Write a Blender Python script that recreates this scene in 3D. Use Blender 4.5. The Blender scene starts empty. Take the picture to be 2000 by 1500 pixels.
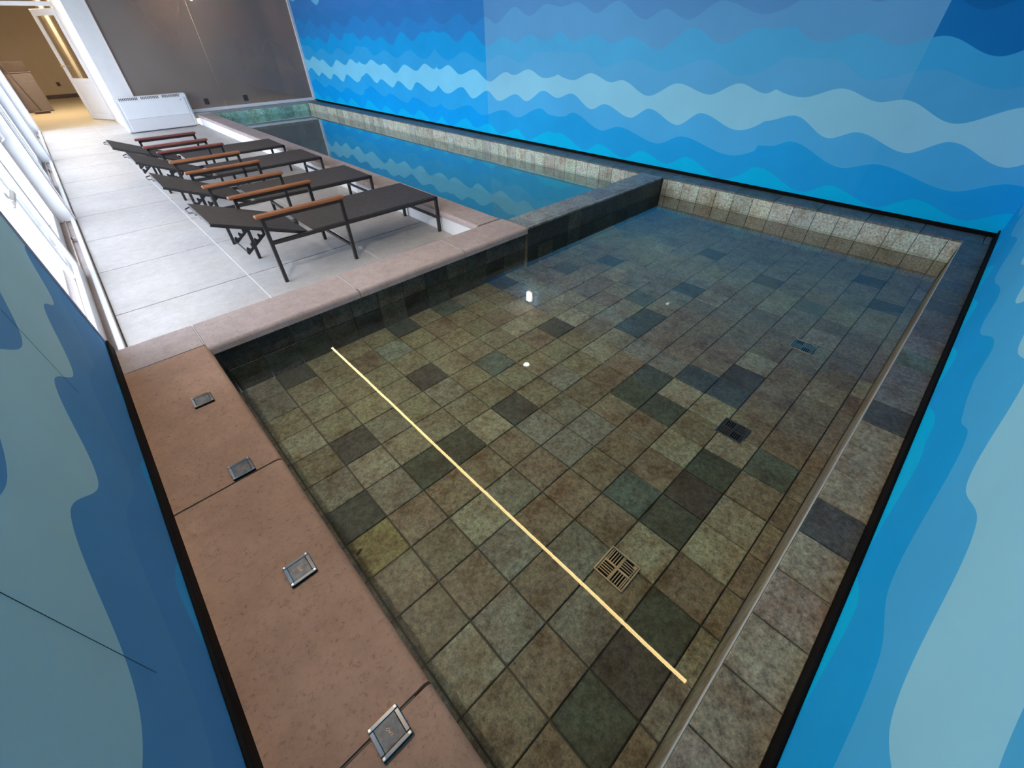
import bpy, math, random
from mathutils import Matrix, Vector
random.seed(7)
sc = bpy.context.scene
COL = sc.collection
ZC = 0.194                      # height of the pool coping above the terrace floor
def R(d): return math.radians(d)

# ------------------------------------------------------------------ camera
cam = bpy.data.cameras.new('camera'); camo = bpy.data.objects.new('camera', cam); COL.objects.link(camo)
cam.sensor_fit = 'HORIZONTAL'; cam.sensor_width = 36; cam.lens = 798.475/2000*36
cam.clip_start = .02; cam.clip_end = 200
cr, cu, cf = Vector((.72524605,-.68833942,-.01438757)), Vector((.46020484,.4691249,.7537462)), Vector((.51208366,.55327268,-.65700812))
mw = Matrix.Identity(4)
for i in range(3):
    mw[i][0] = cr[i]; mw[i][1] = cu[i]; mw[i][2] = -cf[i]
mw[2][3] = 1.34+ZC
camo.matrix_world = mw
sc.camera = camo
sc.view_settings.view_transform = 'Standard'; sc.view_settings.look = 'None'
sc.view_settings.gamma = 1; sc.view_settings.use_curve_mapping = False
sc.view_settings.exposure = 0.3
# ------------------------------------------------------------------ daylight: one even bright overcast sky
wd = bpy.data.worlds.new('overcast_sky'); sc.world = wd; wd.use_nodes = True
bg = wd.node_tree.nodes['Background']; bg.inputs[0].default_value = (.78,.84,1,1); bg.inputs[1].default_value = 5.4
LED_STRENGTH = 30; LAMP_STRENGTH = 60; FILL_STRENGTH = 590; HALL_FILL_STRENGTH = 115
# portals in the window bays only guide the sampling of that sky
BAYS = [(3.0,6.66),(6.74,10.46),(10.54,14.26)]
for a, b in BAYS:
    l = bpy.data.lights.new('window_portal','AREA'); l.shape = 'RECTANGLE'; l.size = 2.2; l.size_y = b-a; l.cycles.is_portal = True
    o = bpy.data.objects.new('window_portal', l); COL.objects.link(o); o.location = (-.60,(a+b)/2,1.15); o.rotation_euler = (0,R(-90),0)

# ------------------------------------------------------------------ helpers
def srgb(r,g,b):
    f = lambda c: c/12.92 if c <= .04045 else ((c+.055)/1.055)**2.4
    return (f(r/255),f(g/255),f(b/255),1)
class NT:
    def __init__(s, name):
        s.m = bpy.data.materials.new(name); s.m.use_nodes = True; s.t = s.m.node_tree; s.t.nodes.clear()
        s.out = s.n('ShaderNodeOutputMaterial')
    def n(s, t, **k):
        x = s.t.nodes.new(t)
        for a, v in k.items(): setattr(x, a, v)
        return x
    def l(s, a, b): s.t.links.new(a, b)
def pos(N, scale=(1,1,1)):
    g = N.n('ShaderNodeNewGeometry'); mp = N.n('ShaderNodeMapping'); mp.inputs['Scale'].default_value = scale
    N.l(g.outputs['Position'], mp.inputs[0]); return mp.outputs[0]
def noise(N, v, scale, detail=4, rough=.6):
    t = N.n('ShaderNodeTexNoise'); t.inputs['Scale'].default_value = scale; t.inputs['Detail'].default_value = detail; t.inputs['Roughness'].default_value = rough
    N.l(v, t.inputs['Vector']); return t.outputs['Fac']
def ramp(N, fac, stops):
    r = N.n('ShaderNodeValToRGB'); el = r.color_ramp.elements
    while len(el) < len(stops): el.new(.5)
    for e, (p, c) in zip(el, stops): e.position = p; e.color = c
    N.l(fac, r.inputs[0]); return r.outputs[0]
def mixc(N, a, b, fac, mode='MIX'):
    m = N.n('ShaderNodeMix', data_type='RGBA', blend_type=mode)
    if isinstance(fac, (int,float)): m.inputs[0].default_value = fac
    else: N.l(fac, m.inputs[0])
    for i, v in ((6,a),(7,b)):
        if isinstance(v, tuple): m.inputs[i].default_value = v
        else: N.l(v, m.inputs[i])
    return m.outputs[2]
def princ(N, col, rough=.5, metal=0, spec=.5, bump=None, bstr=.2, bdist=.01):
    p = N.n('ShaderNodeBsdfPrincipled')
    if isinstance(col, tuple): p.inputs['Base Color'].default_value = col
    else: N.l(col, p.inputs['Base Color'])
    if isinstance(rough,(int,float)): p.inputs['Roughness'].default_value = rough
    else: N.l(rough, p.inputs['Roughness'])
    p.inputs['Metallic'].default_value = metal; p.inputs['Specular IOR Level'].default_value = spec
    if bump is not None:
        b = N.n('ShaderNodeBump'); b.inputs['Strength'].default_value = bstr; b.inputs['Distance'].default_value = bdist
        N.l(bump, b.inputs['Height']); N.l(b.outputs[0], p.inputs['Normal'])
    N.l(p.outputs[0], N.out.inputs[0]); return p
def mono(v): return (v,v,v,1)
def plain(name, col, rough=.5, metal=0, spec=.5, var=.08, scale=8):
    N = NT(name); f = noise(N, pos(N), scale)
    c = mixc(N, col, ramp(N, f, [(.3,mono(1-var*2)),(.7,mono(1))]), 1, 'MULTIPLY')
    princ(N, c, rough, metal, spec); return N.m
def emit(name, col, s):
    N = NT(name); e = N.n('ShaderNodeEmission'); e.inputs[0].default_value = col; e.inputs[1].default_value = s
    N.l(e.outputs[0], N.out.inputs[0]); return N.m

M = {}
# slate tile: its own colour (object colour) with mottled mineral grain
def slate(name, wet):
    N = NT(name); oi = N.n('ShaderNodeObjectInfo'); v = pos(N)
    f1 = noise(N, v, 9, 5, .65); f2 = noise(N, v, 55, 6, .75); f3 = noise(N, v, 160, 3, .7)
    c = mixc(N, oi.outputs['Color'], ramp(N, f1, [(.30,(.62,.50,.38,1)),(.5,mono(1)),(.72,(1.12,1.30,1.26,1))]), 1, 'MULTIPLY')
    c = mixc(N, c, ramp(N, f2, [(.36,mono(.42)),(.5,mono(.98)),(.66,mono(1.6))]), .9, 'MULTIPLY')
    c = mixc(N, c, ramp(N, f3, [(.34,mono(.62)),(.5,mono(1.0)),(.7,mono(1.2))]), .7, 'MULTIPLY')
    princ(N, c, .42 if wet else .5, 0, .35, bump=f2, bstr=.25, bdist=.004); return N.m
M['slate'] = slate('slate_tile_mottled', True)
M['grout'] = plain('grout_brown_grey', (.165,.145,.11,1), .9, var=.15, scale=30)
def stone(name, a, b, fleck, rough=.75):
    N = NT(name); v = pos(N); f1 = noise(N, v, 2.2, 5, .6); f2 = noise(N, v, 70, 5, .75); f3 = noise(N, v, 14, 5, .7)
    c = ramp(N, f1, [(.3,a),(.7,b)])
    c = mixc(N, c, ramp(N, f3, [(.3,mono(.86)),(.7,mono(1.06))]), 1, 'MULTIPLY')
    c = mixc(N, c, ramp(N, f2, [(.30,mono(fleck)),(.45,mono(1)),(.7,mono(1.06))]), 1, 'MULTIPLY')
    princ(N, c, rough, 0, .3, bump=f2, bstr=.15, bdist=.003); return N.m
M['coping'] = stone('coping_brown_cast_stone', (.275,.16,.105,1), (.42,.255,.178,1), .55)
M['coping_grey'] = stone('coping_greyish_cast_stone', (.38,.305,.29,1), (.46,.38,.365,1), .62)  # greyer than the brown coping: cool window daylight put into the colour
M['slab'] = stone('terrace_pale_porcelain', (.42,.40,.385,1), (.50,.48,.47,1), .84, .5)
M['joint'] = plain('joint_light_grey', (.66,.65,.64,1), .9)
M['jointdark'] = plain('joint_brown', (.16,.12,.10,1), .9)
M['plaster'] = plain('plaster_white', (.78,.77,.76,1), .7, var=.03)
M['white'] = plain('painted_aluminium_white', (.80,.81,.83,1), .35, var=.02)
M['ceil'] = plain('ceiling_beige_grey', (.40,.36,.31,1), .85, var=.05, scale=3)
M['black'] = plain('skirting_black', (.006,.005,.005,1), .7, 0, .08)
M['blackmetal'] = plain('black_powder_coated_steel', (.022,.02,.02,1), .38, .0, .5)
M['ratchet'] = plain('dark_grey_cast_metal', (.05,.047,.052,1), .4, .6)
M['steel'] = plain('brushed_stainless_steel', (.72,.60,.50,1), .42, 1.0)
M['chrome'] = plain('chrome_satin', (.60,.54,.50,1), .12, 1.0, var=.02)
M['darksteel'] = plain('blackened_drain_steel', (.16,.14,.16,1), .4, .6)
M['edge'] = plain('pale_edge_strip', (.55,.53,.48,1), .35)
M['tan'] = plain('tan_painted_plaster', (.50,.40,.285,1), .8, var=.04, scale=2)
M['tanfloor'] = plain('tan_room_floor', (.52,.43,.29,1), .4, var=.05, scale=2)
M['cabinet'] = plain('taupe_cabinet', (.17,.14,.13,1), .5)
M['cabinetdark'] = plain('dark_taupe_cabinet', (.08,.055,.042,1), .5)
M['broom'] = plain('dark_brown_plastic', (.05,.03,.025,1), .5)
M['curtain'] = plain('beige_curtain', (.40,.33,.24,1), .9)
M['plug'] = plain('dark_plate', (.05,.04,.035,1), .5)
M['outside'] = plain('outside_paving_pale', (.62,.62,.60,1), .8, var=.06, scale=1)
M['seam'] = plain('paper_seam_shadow',(.03,.07,.11,1),.8)  # thin dark blue line where the paper sheets meet
M['leaf'] = plain('dead_leaf_dark', (.02,.014,.01,1), .7)
M['paper'] = plain('paper_scrap_white', (.85,.85,.85,1), .8)
M['heatgrey'] = plain('heater_pale_grey', (.70,.70,.71,1), .4, var=.02)
M['slot'] = plain('slot_dark_grey', (.12,.12,.12,1), .6)
# woven sling
N = NT('charcoal_woven_sling'); v = pos(N); w1 = N.n('ShaderNodeTexWave'); w1.inputs['Scale'].default_value = 160; N.l(v, w1.inputs[0])
f = noise(N, v, 25, 4); c = ramp(N, f, [(.3,(.036,.031,.032,1)),(.7,(.060,.053,.055,1))]); princ(N, c, .62, 0, .4, bump=w1.outputs['Fac'], bstr=.1, bdist=.001); M['sling'] = N.m
# oiled wood
N = NT('oiled_hardwood'); f = noise(N, pos(N,(2,40,40)), 3, 5, .6)
princ(N, ramp(N, f, [(.3,(.17,.058,.022,1)),(.7,(.34,.135,.058,1))]), .45, 0, .4, bump=f, bstr=.1, bdist=.002); M['wood'] = N.m
N = NT('reddish_hardwood'); f = noise(N, pos(N,(2,40,40)), 3, 5, .6)
princ(N, ramp(N, f, [(.3,(.13,.035,.030,1)),(.7,(.24,.075,.065,1))]), .45, 0, .4, bump=f, bstr=.1, bdist=.002); M['woodred'] = N.m
def glass(name, tint, rough=0.0, ior=1.45, gain=1.0):
    N = NT(name); tr = N.n('ShaderNodeBsdfTransparent'); tr.inputs[0].default_value = tint
    gl = N.n('ShaderNodeBsdfGlossy'); gl.inputs['Roughness'].default_value = rough
    fr = N.n('ShaderNodeFresnel'); fr.inputs[0].default_value = ior
    ge = N.n('ShaderNodeNewGeometry'); om = N.n('ShaderNodeMath', operation='SUBTRACT'); om.inputs[0].default_value = 1; N.l(ge.outputs['Backfacing'], om.inputs[1])
    fm = N.n('ShaderNodeMath', operation='MULTIPLY'); N.l(fr.outputs[0], fm.inputs[0]); N.l(om.outputs[0], fm.inputs[1])   # the far side of a thin pane adds no second mirror
    mu = N.n('ShaderNodeMath', operation='MULTIPLY', use_clamp=True); N.l(fm.outputs[0], mu.inputs[0]); mu.inputs[1].default_value = gain
    mx = N.n('ShaderNodeMixShader'); N.l(mu.outputs[0], mx.inputs[0]); N.l(tr.outputs[0], mx.inputs[1]); N.l(gl.outputs[0], mx.inputs[2])
    N.l(mx.outputs[0], N.out.inputs[0]); return N, fr, gl
M['pane'] = glass('window_glass_clear', (.96,.98,.98,1), 0, 1.45, .8)[0].m
N, fr, gl = glass('smoked_partition_glass', (.55,.50,.46,1), 0.01, 1.5, 1.0)
df = N.n('ShaderNodeBsdfDiffuse'); df.inputs[0].default_value = (.50,.46,.42,1); mx = N.n('ShaderNodeMixShader')
fog = ramp(N, noise(N, pos(N,(1,1,.4)), .9, 1, .5), [(0,mono(.14)),(1,mono(.48))]); N.l(fog, mx.inputs[0])
N.l(N.out.inputs[0].links[0].from_socket, mx.inputs[1]); N.l(df.outputs[0], mx.inputs[2]); N.l(mx.outputs[0], N.out.inputs[0]); M['smoked'] = N.m
def water(name, tint, gain):
    N, fr, gl = glass(name, tint, 0.0, 1.333, gain)
    v = pos(N); b = N.n('ShaderNodeBump'); b.inputs['Strength'].default_value = .04; b.inputs['Distance'].default_value = .02
    N.l(noise(N, v, 1.6, 2, .4), b.inputs['Height']); N.l(b.outputs[0], fr.inputs['Normal']); N.l(b.outputs[0], gl.inputs['Normal']); return N.m
M['water_near'] = water('water_shallow_clear', (.86,.88,.80,1), 1.55)
M['water_far'] = water('water_deep_teal', (.70,.90,.92,1), 1.75)
N = NT('water_body_clear'); tr = N.n('ShaderNodeBsdfTransparent'); N.l(tr.outputs[0], N.out.inputs[0]); M['clear'] = N.m
M['led'] = emit('led_strip_warm', (1,.70,.30,1), LED_STRENGTH)
M['lamp'] = emit('lamp_glow_warm_white', (1,.9,.78,1), LAMP_STRENGTH)
M['roomlamp'] = emit('hall_lamp_warm', (1,.84,.62,1), HALL_FILL_STRENGTH)

# ------------------------------------------------------------------ geometry helpers
def mesh(name, vs, fs, mats, fm=None, smooth=False):
    me = bpy.data.meshes.new(name); me.from_pydata(vs, [], fs)
    for m in (mats if isinstance(mats, (list,tuple)) else [mats]): me.materials.append(M[m] if isinstance(m, str) else m)
    if fm: me.polygons.foreach_set('material_index', fm)
    if smooth: me.polygons.foreach_set('use_smooth', [True]*len(me.polygons))
    me.update(); return me
def link(name, me, parent=None, loc=(0,0,0), rot=(0,0,0), color=None):
    o = bpy.data.objects.new(name, me); COL.objects.link(o); o.location = loc; o.rotation_euler = rot
    if parent is not None: o.parent = parent
    if color is not None: o.color = color
    return o
class B:
    """collects boxes / bars / tubes into one mesh"""
    def __init__(s): s.v = []; s.f = []; s.mi = []
    def add(s, vs, fs, mi=0):
        k = len(s.v); s.v += [tuple(v) for v in vs]; s.f += [tuple(i+k for i in f) for f in fs]; s.mi += [mi]*len(fs)
    def box(s, x0,x1,y0,y1,z0,z1, mi=0):
        s.add([(x0,y0,z0),(x1,y0,z0),(x1,y1,z0),(x0,y1,z0),(x0,y0,z1),(x1,y0,z1),(x1,y1,z1),(x0,y1,z1)],
              [(0,3,2,1),(4,5,6,7),(0,1,5,4),(1,2,6,5),(2,3,7,6),(3,0,4,7)], mi)
    def rbox(s, x0,x1,y0,y1,z0,z1, c, mi=0):
        """box with all 12 edges chamfered by c"""
        vs = []; 
        for X,Y,Z in [(a,b,d) for a in(0,1) for b in(0,1) for d in(0,1)]:
            x=(x0,x1)[X]; y=(y0,y1)[Y]; z=(z0,z1)[Z]; ix=(c,-c)[X]; iy=(c,-c)[Y]; iz=(c,-c)[Z]
            vs += [(x,y+iy,z+iz),(x+ix,y,z+iz),(x+ix,y+iy,z)]
        id = lambda X,Y,Z,k: ((X*2+Y)*2+Z)*3+k
        fs = []
        for s_ in (0,1):
            q=[id(s_,0,0,0),id(s_,1,0,0),id(s_,1,1,0),id(s_,0,1,0)]; fs.append(q if s_ else q[::-1])
            q=[id(0,s_,0,1),id(1,s_,0,1),id(1,s_,1,1),id(0,s_,1,1)]; fs.append(q[::-1] if s_ else q)
            q=[id(0,0,s_,2),id(1,0,s_,2),id(1,1,s_,2),id(0,1,s_,2)]; fs.append(q if s_ else q[::-1])
        for a in (0,1):
            for b in (0,1):
                fs.append([id(a,b,0,0),id(a,b,1,0),id(a,b,1,1),id(a,b,0,1)] if a!=b else [id(a,b,0,1),id(a,b,1,1),id(a,b,1,0),id(a,b,0,0)])
                fs.append([id(a,0,b,0),id(a,1,b,0),id(a,1,b,2),id(a,0,b,2)] if a==b else [id(a,0,b,2),id(a,1,b,2),id(a,1,b,0),id(a,0,b,0)])
                fs.append([id(0,a,b,1),id(1,a,b,1),id(1,a,b,2),id(0,a,b,2)] if a!=b else [id(0,a,b,2),id(1,a,b,2),id(1,a,b,1),id(0,a,b,1)])
        for X in (0,1):
            for Y in (0,1):
                for Z in (0,1):
                    t=[id(X,Y,Z,0),id(X,Y,Z,1),id(X,Y,Z,2)]; fs.append(t if (X+Y+Z)%2==1 else t[::-1])
        s.add(vs, fs, mi)
    def bar(s, p, q, w, h, up=(0,0,1), mi=0):
        p, q = Vector(p), Vector(q); d = (q-p).normalized(); a = d.cross(Vector(up))
        if a.length < 1e-4: a = d.cross(Vector((1,0,0)))
        a.normalize(); b = a.cross(d)
        vs = [e + a*(sx*w/2) + b*(sy*h/2) for e in (p,q) for sx,sy in ((-1,-1),(1,-1),(1,1),(-1,1))]
        s.add(vs, [(0,1,2,3),(7,6,5,4),(0,4,5,1),(1,5,6,2),(2,6,7,3),(3,7,4,0)], mi)
    def tube(s, pts, r, n=8, mi=0):
        pts = [Vector(p) for p in pts]; k0 = len(s.v); rings = []
        for i, p in enumerate(pts):
            d = (pts[min(i+1,len(pts)-1)]-pts[max(i-1,0)]).normalized()
            a = d.cross(Vector((0,0,1)))
            if a.length < 1e-3: a = d.cross(Vector((1,0,0)))
            a.normalize(); b = a.cross(d)
            rings.append([p + a*(r*math.cos(2*math.pi*k/n)) + b*(r*math.sin(2*math.pi*k/n)) for k in range(n)])
        vs = [v for rg in rings for v in rg]; fs = []
        for i in range(len(rings)-1):
            for k in range(n): fs.append((i*n+k,i*n+(k+1)%n,(i+1)*n+(k+1)%n,(i+1)*n+k))
        fs.append(tuple(range(n))[::-1]); fs.append(tuple((len(rings)-1)*n+k for k in range(n)))
        s.add(vs, fs, mi)
    def disc(s, c, r, h, n=20, axis=2, mi=0):
        e = [0,0,0]; e[axis] = h; c = Vector(c); s.tube([c, c+Vector(e)], r, n, mi)
    def prism(s, poly, axis, a0, a1, mi=0):
        """poly of 2-D points extruded along axis (0: poly in yz, 1: poly in xz, 2: poly in xy)"""
        mk = {0:lambda u,w,a:(a,u,w), 1:lambda u,w,a:(u,a,w), 2:lambda u,w,a:(u,w,a)}[axis]; n = len(poly)
        s.add([mk(u,w,a0) for u,w in poly]+[mk(u,w,a1) for u,w in poly],
              [tuple(range(n))[::-1], tuple(range(n,2*n))]+[(i,(i+1)%n,n+(i+1)%n,n+i) for i in range(n)], mi)
    def build(s, name, mats, parent=None, smooth=False, **k):
        return link(name, mesh(name, s.v, s.f, mats, s.mi, smooth), parent, **k)
def thing(name, label=None, cat=None, loc=(0,0,0), rz=0, group=None, kind=None):
    o = bpy.data.objects.new(name, None); COL.objects.link(o); o.location = loc; o.rotation_euler = (0,0,rz); o.empty_display_size = .1
    return tag(o, label, cat, group, kind)
def tag(o, label=None, cat=None, group=None, kind=None):
    if label: o['label'] = label
    if cat: o['category'] = cat
    if group: o['group'] = group
    if kind: o['kind'] = kind
    return o
_tc = {}
def piece(name, parent, x0,x1,y0,y1,z0,z1, face='z+', ch=.003, mat='slate', color=None):
    """one tile / slab: a box whose visible face has chamfered edges; meshes are shared between alike pieces"""
    d = (round(x1-x0,3),round(y1-y0,3),round(z1-z0,3))
    key = (d,face,ch,mat)
    if key not in _tc:
        ax = 'xyz'.index(face[0]); sg = 1 if face[1]=='+' else -1; h = [v/2 for v in d]
        o = [i for i in range(3) if i != ax]; vs = []
        for (w, ins) in ((-h[ax],0),(h[ax]-ch,0),(h[ax],ch)):
            for su,sv in ((-1,-1),(1,-1),(1,1),(-1,1)):
                p = [0,0,0]; p[ax] = sg*w; p[o[0]] = su*(h[o[0]]-ins); p[o[1]] = sv*(h[o[1]]-ins); vs.append(tuple(p))
        fs = [(3,2,1,0),(8,9,10,11)]
        for k in (0,4):
            for i in range(4): j=(i+1)%4; fs.append((k+i,k+j,k+4+j,k+4+i))
        if (sg < 0) != (ax == 1): fs = [f[::-1] for f in fs]
        _tc[key] = mesh(name, vs, fs, mat)
    return link(name, _tc[key], parent, ((x0+x1)/2,(y0+y1)/2,(z0+z1)/2), color=color)

# ------------------------------------------------------------------ measurements (m, z above coping top + ZC)
XW, YN, XL, YF = 5.10, -.31, -.37, 12.75      # mural wall, near wall, left wall, far partition
ZW = ZC-.165                                   # water level
ZP = ZC-.367                                   # near pool floor
ZD = ZC-.80                                   # far pool floor
HC = ZC+2.46                                   # ceiling
NOSE = .035

# ------------------------------------------------------------------ mural walls: flat printed wave bands, one mesh per wall
STRIP = {
 1:[(0,.19),(.09,.203),(.56,.055),(.785,.155),(1.19,.048),(1.44,.165),(1.80,.075),(2.04,.182),(2.48,.035),(2.755,.165,'c')],
 2:[(0,.395),(.12,.402),(.30,.465),(.80,.312),(1.05,.380),(1.62,.268),(1.93,.376),(2.50,.268),(2.755,.347,'c')],
 3:[(0,.608),(.25,.673),(.60,.528),(.80,.598),(1.20,.490),(1.445,.602),(1.83,.478),(2.086,.614),(2.508,.502),(2.755,.607,'c')],
 4:[(0,.866,'c'),(.255,.816),(.546,.899),(.856,.823),(1.01,.851),(1.398,.722),(1.748,.857),(2.116,.78),(2.411,.89),(2.674,.825),(2.755,.862,'c')],
 5:[(0,1.113,'c'),(.20,1.092),(.40,1.096),(.70,.966),(1.106,1.05),(1.524,.951),(1.972,1.066),(2.389,.953),(2.755,1.107,'c')],
 6:[(0,1.317,'c'),(.265,1.205),(.534,1.27),(.808,1.189),(1.057,1.248),(1.424,1.135),(1.79,1.312),(2.128,1.187),(2.437,1.306),(2.594,1.298),(2.755,1.327,'c')],
 7:[(0,1.523),(.242,1.557),(.547,1.451),(.818,1.546),(1.215,1.386),(1.432,1.462),(1.713,1.375),(2.028,1.505),(2.449,1.399),(2.755,1.51,'c')],
 8:[(0,1.72),(.18,1.756),(.686,1.646),(1.195,1.737),(1.551,1.621),(1.967,1.708),(2.418,1.637),(2.755,1.685,'c')]}
STRIP[9] = [(t[0],t[1]+1.04)+tuple(t[2:]) for t in STRIP[4]]
STRIP[10] = [(t[0],t[1]+1.03)+tuple(t[2:]) for t in STRIP[5]]
STRIP[11] = [(t[0],t[1]+1.05)+tuple(t[2:]) for t in STRIP[6]]
def wave(k, u):
    P = STRIP[k]; u = min(max(u,0),2.755)
    for a, b in zip(P, P[1:]):
        if u <= b[0]:
            t = (u-a[0])/(b[0]-a[0])
            ca, cb = len(a) > 2, len(b) > 2
            if ca and not cb: e = 1-(1-t)**2
            elif cb and not ca: e = t*t
            else: e = t*t*(3-2*t)
            return a[1]+(b[1]-a[1])*e
    return P[-1][1]
# colours of the print from the skirting upwards (two print runs: the far half of the long wall is bluer)
NEARP = [srgb(0,190,250),srgb(30,165,230),srgb(78,178,232),srgb(142,208,232),srgb(92,175,222),srgb(80,175,222),srgb(96,164,212),srgb(90,150,202),srgb(80,150,205),srgb(120,190,225),srgb(80,160,215),srgb(70,140,200)]
FARP = [srgb(0,182,250),srgb(0,160,236),srgb(40,168,232),srgb(124,208,240),srgb(50,166,226),srgb(20,160,226),srgb(44,138,208),srgb(50,128,196),srgb(60,130,200),srgb(110,190,230),srgb(60,150,215),srgb(50,130,200)]
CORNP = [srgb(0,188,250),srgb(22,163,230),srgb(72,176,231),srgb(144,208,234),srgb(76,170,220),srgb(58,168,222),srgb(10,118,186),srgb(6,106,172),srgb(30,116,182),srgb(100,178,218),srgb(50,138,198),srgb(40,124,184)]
LEFTP = [srgb(60,160,215),srgb(70,140,195),srgb(80,146,195),srgb(164,206,216),srgb(84,146,196),srgb(90,160,206),srgb(80,140,190),srgb(80,136,184),srgb(80,140,190),srgb(130,180,205),srgb(80,140,190),srgb(70,130,180)]  # left wall's print greyed, the window glare on it put into the colour
def mural_mat(name, col):
    N = NT(name); v = pos(N); f = noise(N, v, 1.3, 3); g = noise(N, v, 300, 2)
    col = tuple(min(v*1.12,.97) for v in col[:3])+(1,)
    c = mixc(N, col, ramp(N, f, [(.3,mono(.93)),(.7,mono(1.04))]), 1, 'MULTIPLY')
    princ(N, c, .6, 0, .08, bump=g, bstr=.05, bdist=.001); return N.m
MN = [mural_mat('mural_print_near_%d'%i, c) for i, c in enumerate(NEARP)]
MC = [mural_mat('mural_print_corner_%d'%i, c) for i, c in enumerate(CORNP)]
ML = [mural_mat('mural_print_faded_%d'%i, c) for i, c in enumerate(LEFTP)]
MF = [mural_mat('mural_print_far_%d'%i, c) for i, c in enumerate(FARP)]
SPLIT = 5.93
def mural(name, place, s0, s1, strips, dz=0, split=None, low=None, step=.02, thick=.12, nrm=1):
    """strips: (a, b) = wall coordinate of the strip's a-edge and b-edge"""
    us = [s0]; 
    while us[-1] < s1-1e-6: us.append(min(us[-1]+step, s1))
    def ucoord(s):
        for a, b in strips:
            if min(a,b) <= s <= max(a,b): return abs(s-a)
        return 0
    cols = []
    for s in us:
        u = ucoord(s); zs = [-.3]
        for k in range(1,12): zs.append(max(wave(k,u)+dz, .002*k, zs[-1]+.002))
        zs.append(HC-ZC); zs = [min(z, HC-ZC) for z in zs]; cols.append(zs)
    vs = [place(s, ZC+z, 0) for s, zs in zip(us, cols) for z in zs]; n = len(cols[0]); fs = []; mi = []
    for i in range(len(us)-1):
        for j in range(n-1):
            f = (i*n+j,(i+1)*n+j,(i+1)*n+j+1,i*n+j+1); fs.append(f if nrm > 0 else f[::-1])
            mi.append(min(j,11) + (12 if split is not None and us[i] >= split else 25 if low is not None and us[i] < low else 0))
    k = len(vs)
    vs += [place(s0,ZC-.3,0),place(s1,ZC-.3,0),place(s1,HC,0),place(s0,HC,0),place(s0,ZC-.3,thick),place(s1,ZC-.3,thick),place(s1,HC,thick),place(s0,HC,thick)]
    fs += [(k+4,k+7,k+6,k+5),(k,k+3,k+7,k+4),(k+1,k+5,k+6,k+2),(k+3,k+2,k+6,k+7),(k,k+4,k+5,k+1)]; mi += [24]*5
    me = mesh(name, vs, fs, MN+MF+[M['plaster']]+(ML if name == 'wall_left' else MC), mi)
    return tag(link(name, me), kind='structure')
w1 = mural('wall_right', lambda s,z,d:(XW+d,s,z), YN, YF, [(12.75,9.998),(9.998,7.262),(4.497,7.262),(4.497,1.742),(1.742,-1.013)], split=SPLIT, low=.74, nrm=1)
w1['label'] = 'long wall printed with rolling blue wave bands behind the pools'
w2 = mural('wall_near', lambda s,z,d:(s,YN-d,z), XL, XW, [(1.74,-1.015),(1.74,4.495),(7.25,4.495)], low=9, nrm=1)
w2['label'] = 'wave-printed blue wall along the near end of the shallow pool'
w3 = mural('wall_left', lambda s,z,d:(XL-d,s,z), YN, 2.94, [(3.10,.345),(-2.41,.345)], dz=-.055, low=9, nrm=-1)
w3['label'] = 'dim wave-printed blue wall beside the brown coping ledge'
b = B(); b.rbox(XL+.0002,XL+.004,2.90,2.944,ZC+.0,HC-.002,.0012); tag(b.build('trim_9',plain('lavender_grey_bead',(.16,.18,.30,1),.5)),'lavender grey corner bead at the end of the dim blue wall',kind='structure')
# fine paper seams on the dim wall
for (ya,za,yb,zb) in ((1.783,.76,1.762,.43),(.690,.76,.684,.36)):
    b = B(); b.bar((XL+.0003,ya,ZC+za),(XL+.0003,yb,ZC+zb),.0014,.0006,up=(1,0,0)); b.build('paper_seam','seam',w3)
# skirting
def skirt(name, x0,x1,y0,y1,z0,z1):
    b = B(); b.rbox(x0,x1,y0,y1,z0,z1,.003); return tag(b.build(name,'black'), kind='structure')
skirt('baseboard_right', XW-.022,XW-.0005,YN,YF-.02,ZC-.004,ZC+.03)
skirt('baseboard_near', XL,XW-.023,YN+.0005,YN+.012,ZC-.004,ZC+.062)
skirt('baseboard_left', XL+.0005,XL+.014,YN+.013,2.93,ZC-.004,ZC+.06)

# ------------------------------------------------------------------ terrace floor
fl = thing('floor', 'pale stone terrace floor in large square slabs', kind='structure')
b = B(); b.box(-.36,2.33,2.62,14.4,-.12,-.012); b.build('floor_bed','plug',fl)
for x in (.57,1.52):
    b = B(); b.box(x-.0045,x+.0045,2.70,14.4,-.0119,-.0008); b.build('joint_line','joint',fl)
xs = [-.345,.57,1.52,2.325]
ys = [2.70,3.855] + [3.855+.965*i for i in range(1,10)]
ys = [2.70]+[3.852+.963*i for i in range(0,11)]+[14.4]
for i in range(len(xs)-1):
    for j in range(len(ys)-1):
        g = .0045
        piece('slab', fl, xs[i]+g, xs[i+1]-g, ys[j]+.007, ys[j+1]-.007, -.03, 0, 'z+', .002, 'slab')
b = B(); b.box(-.44,3.2,14.4,22.2,-.12,0); b.build('hall_floor','tanfloor',fl)

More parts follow.
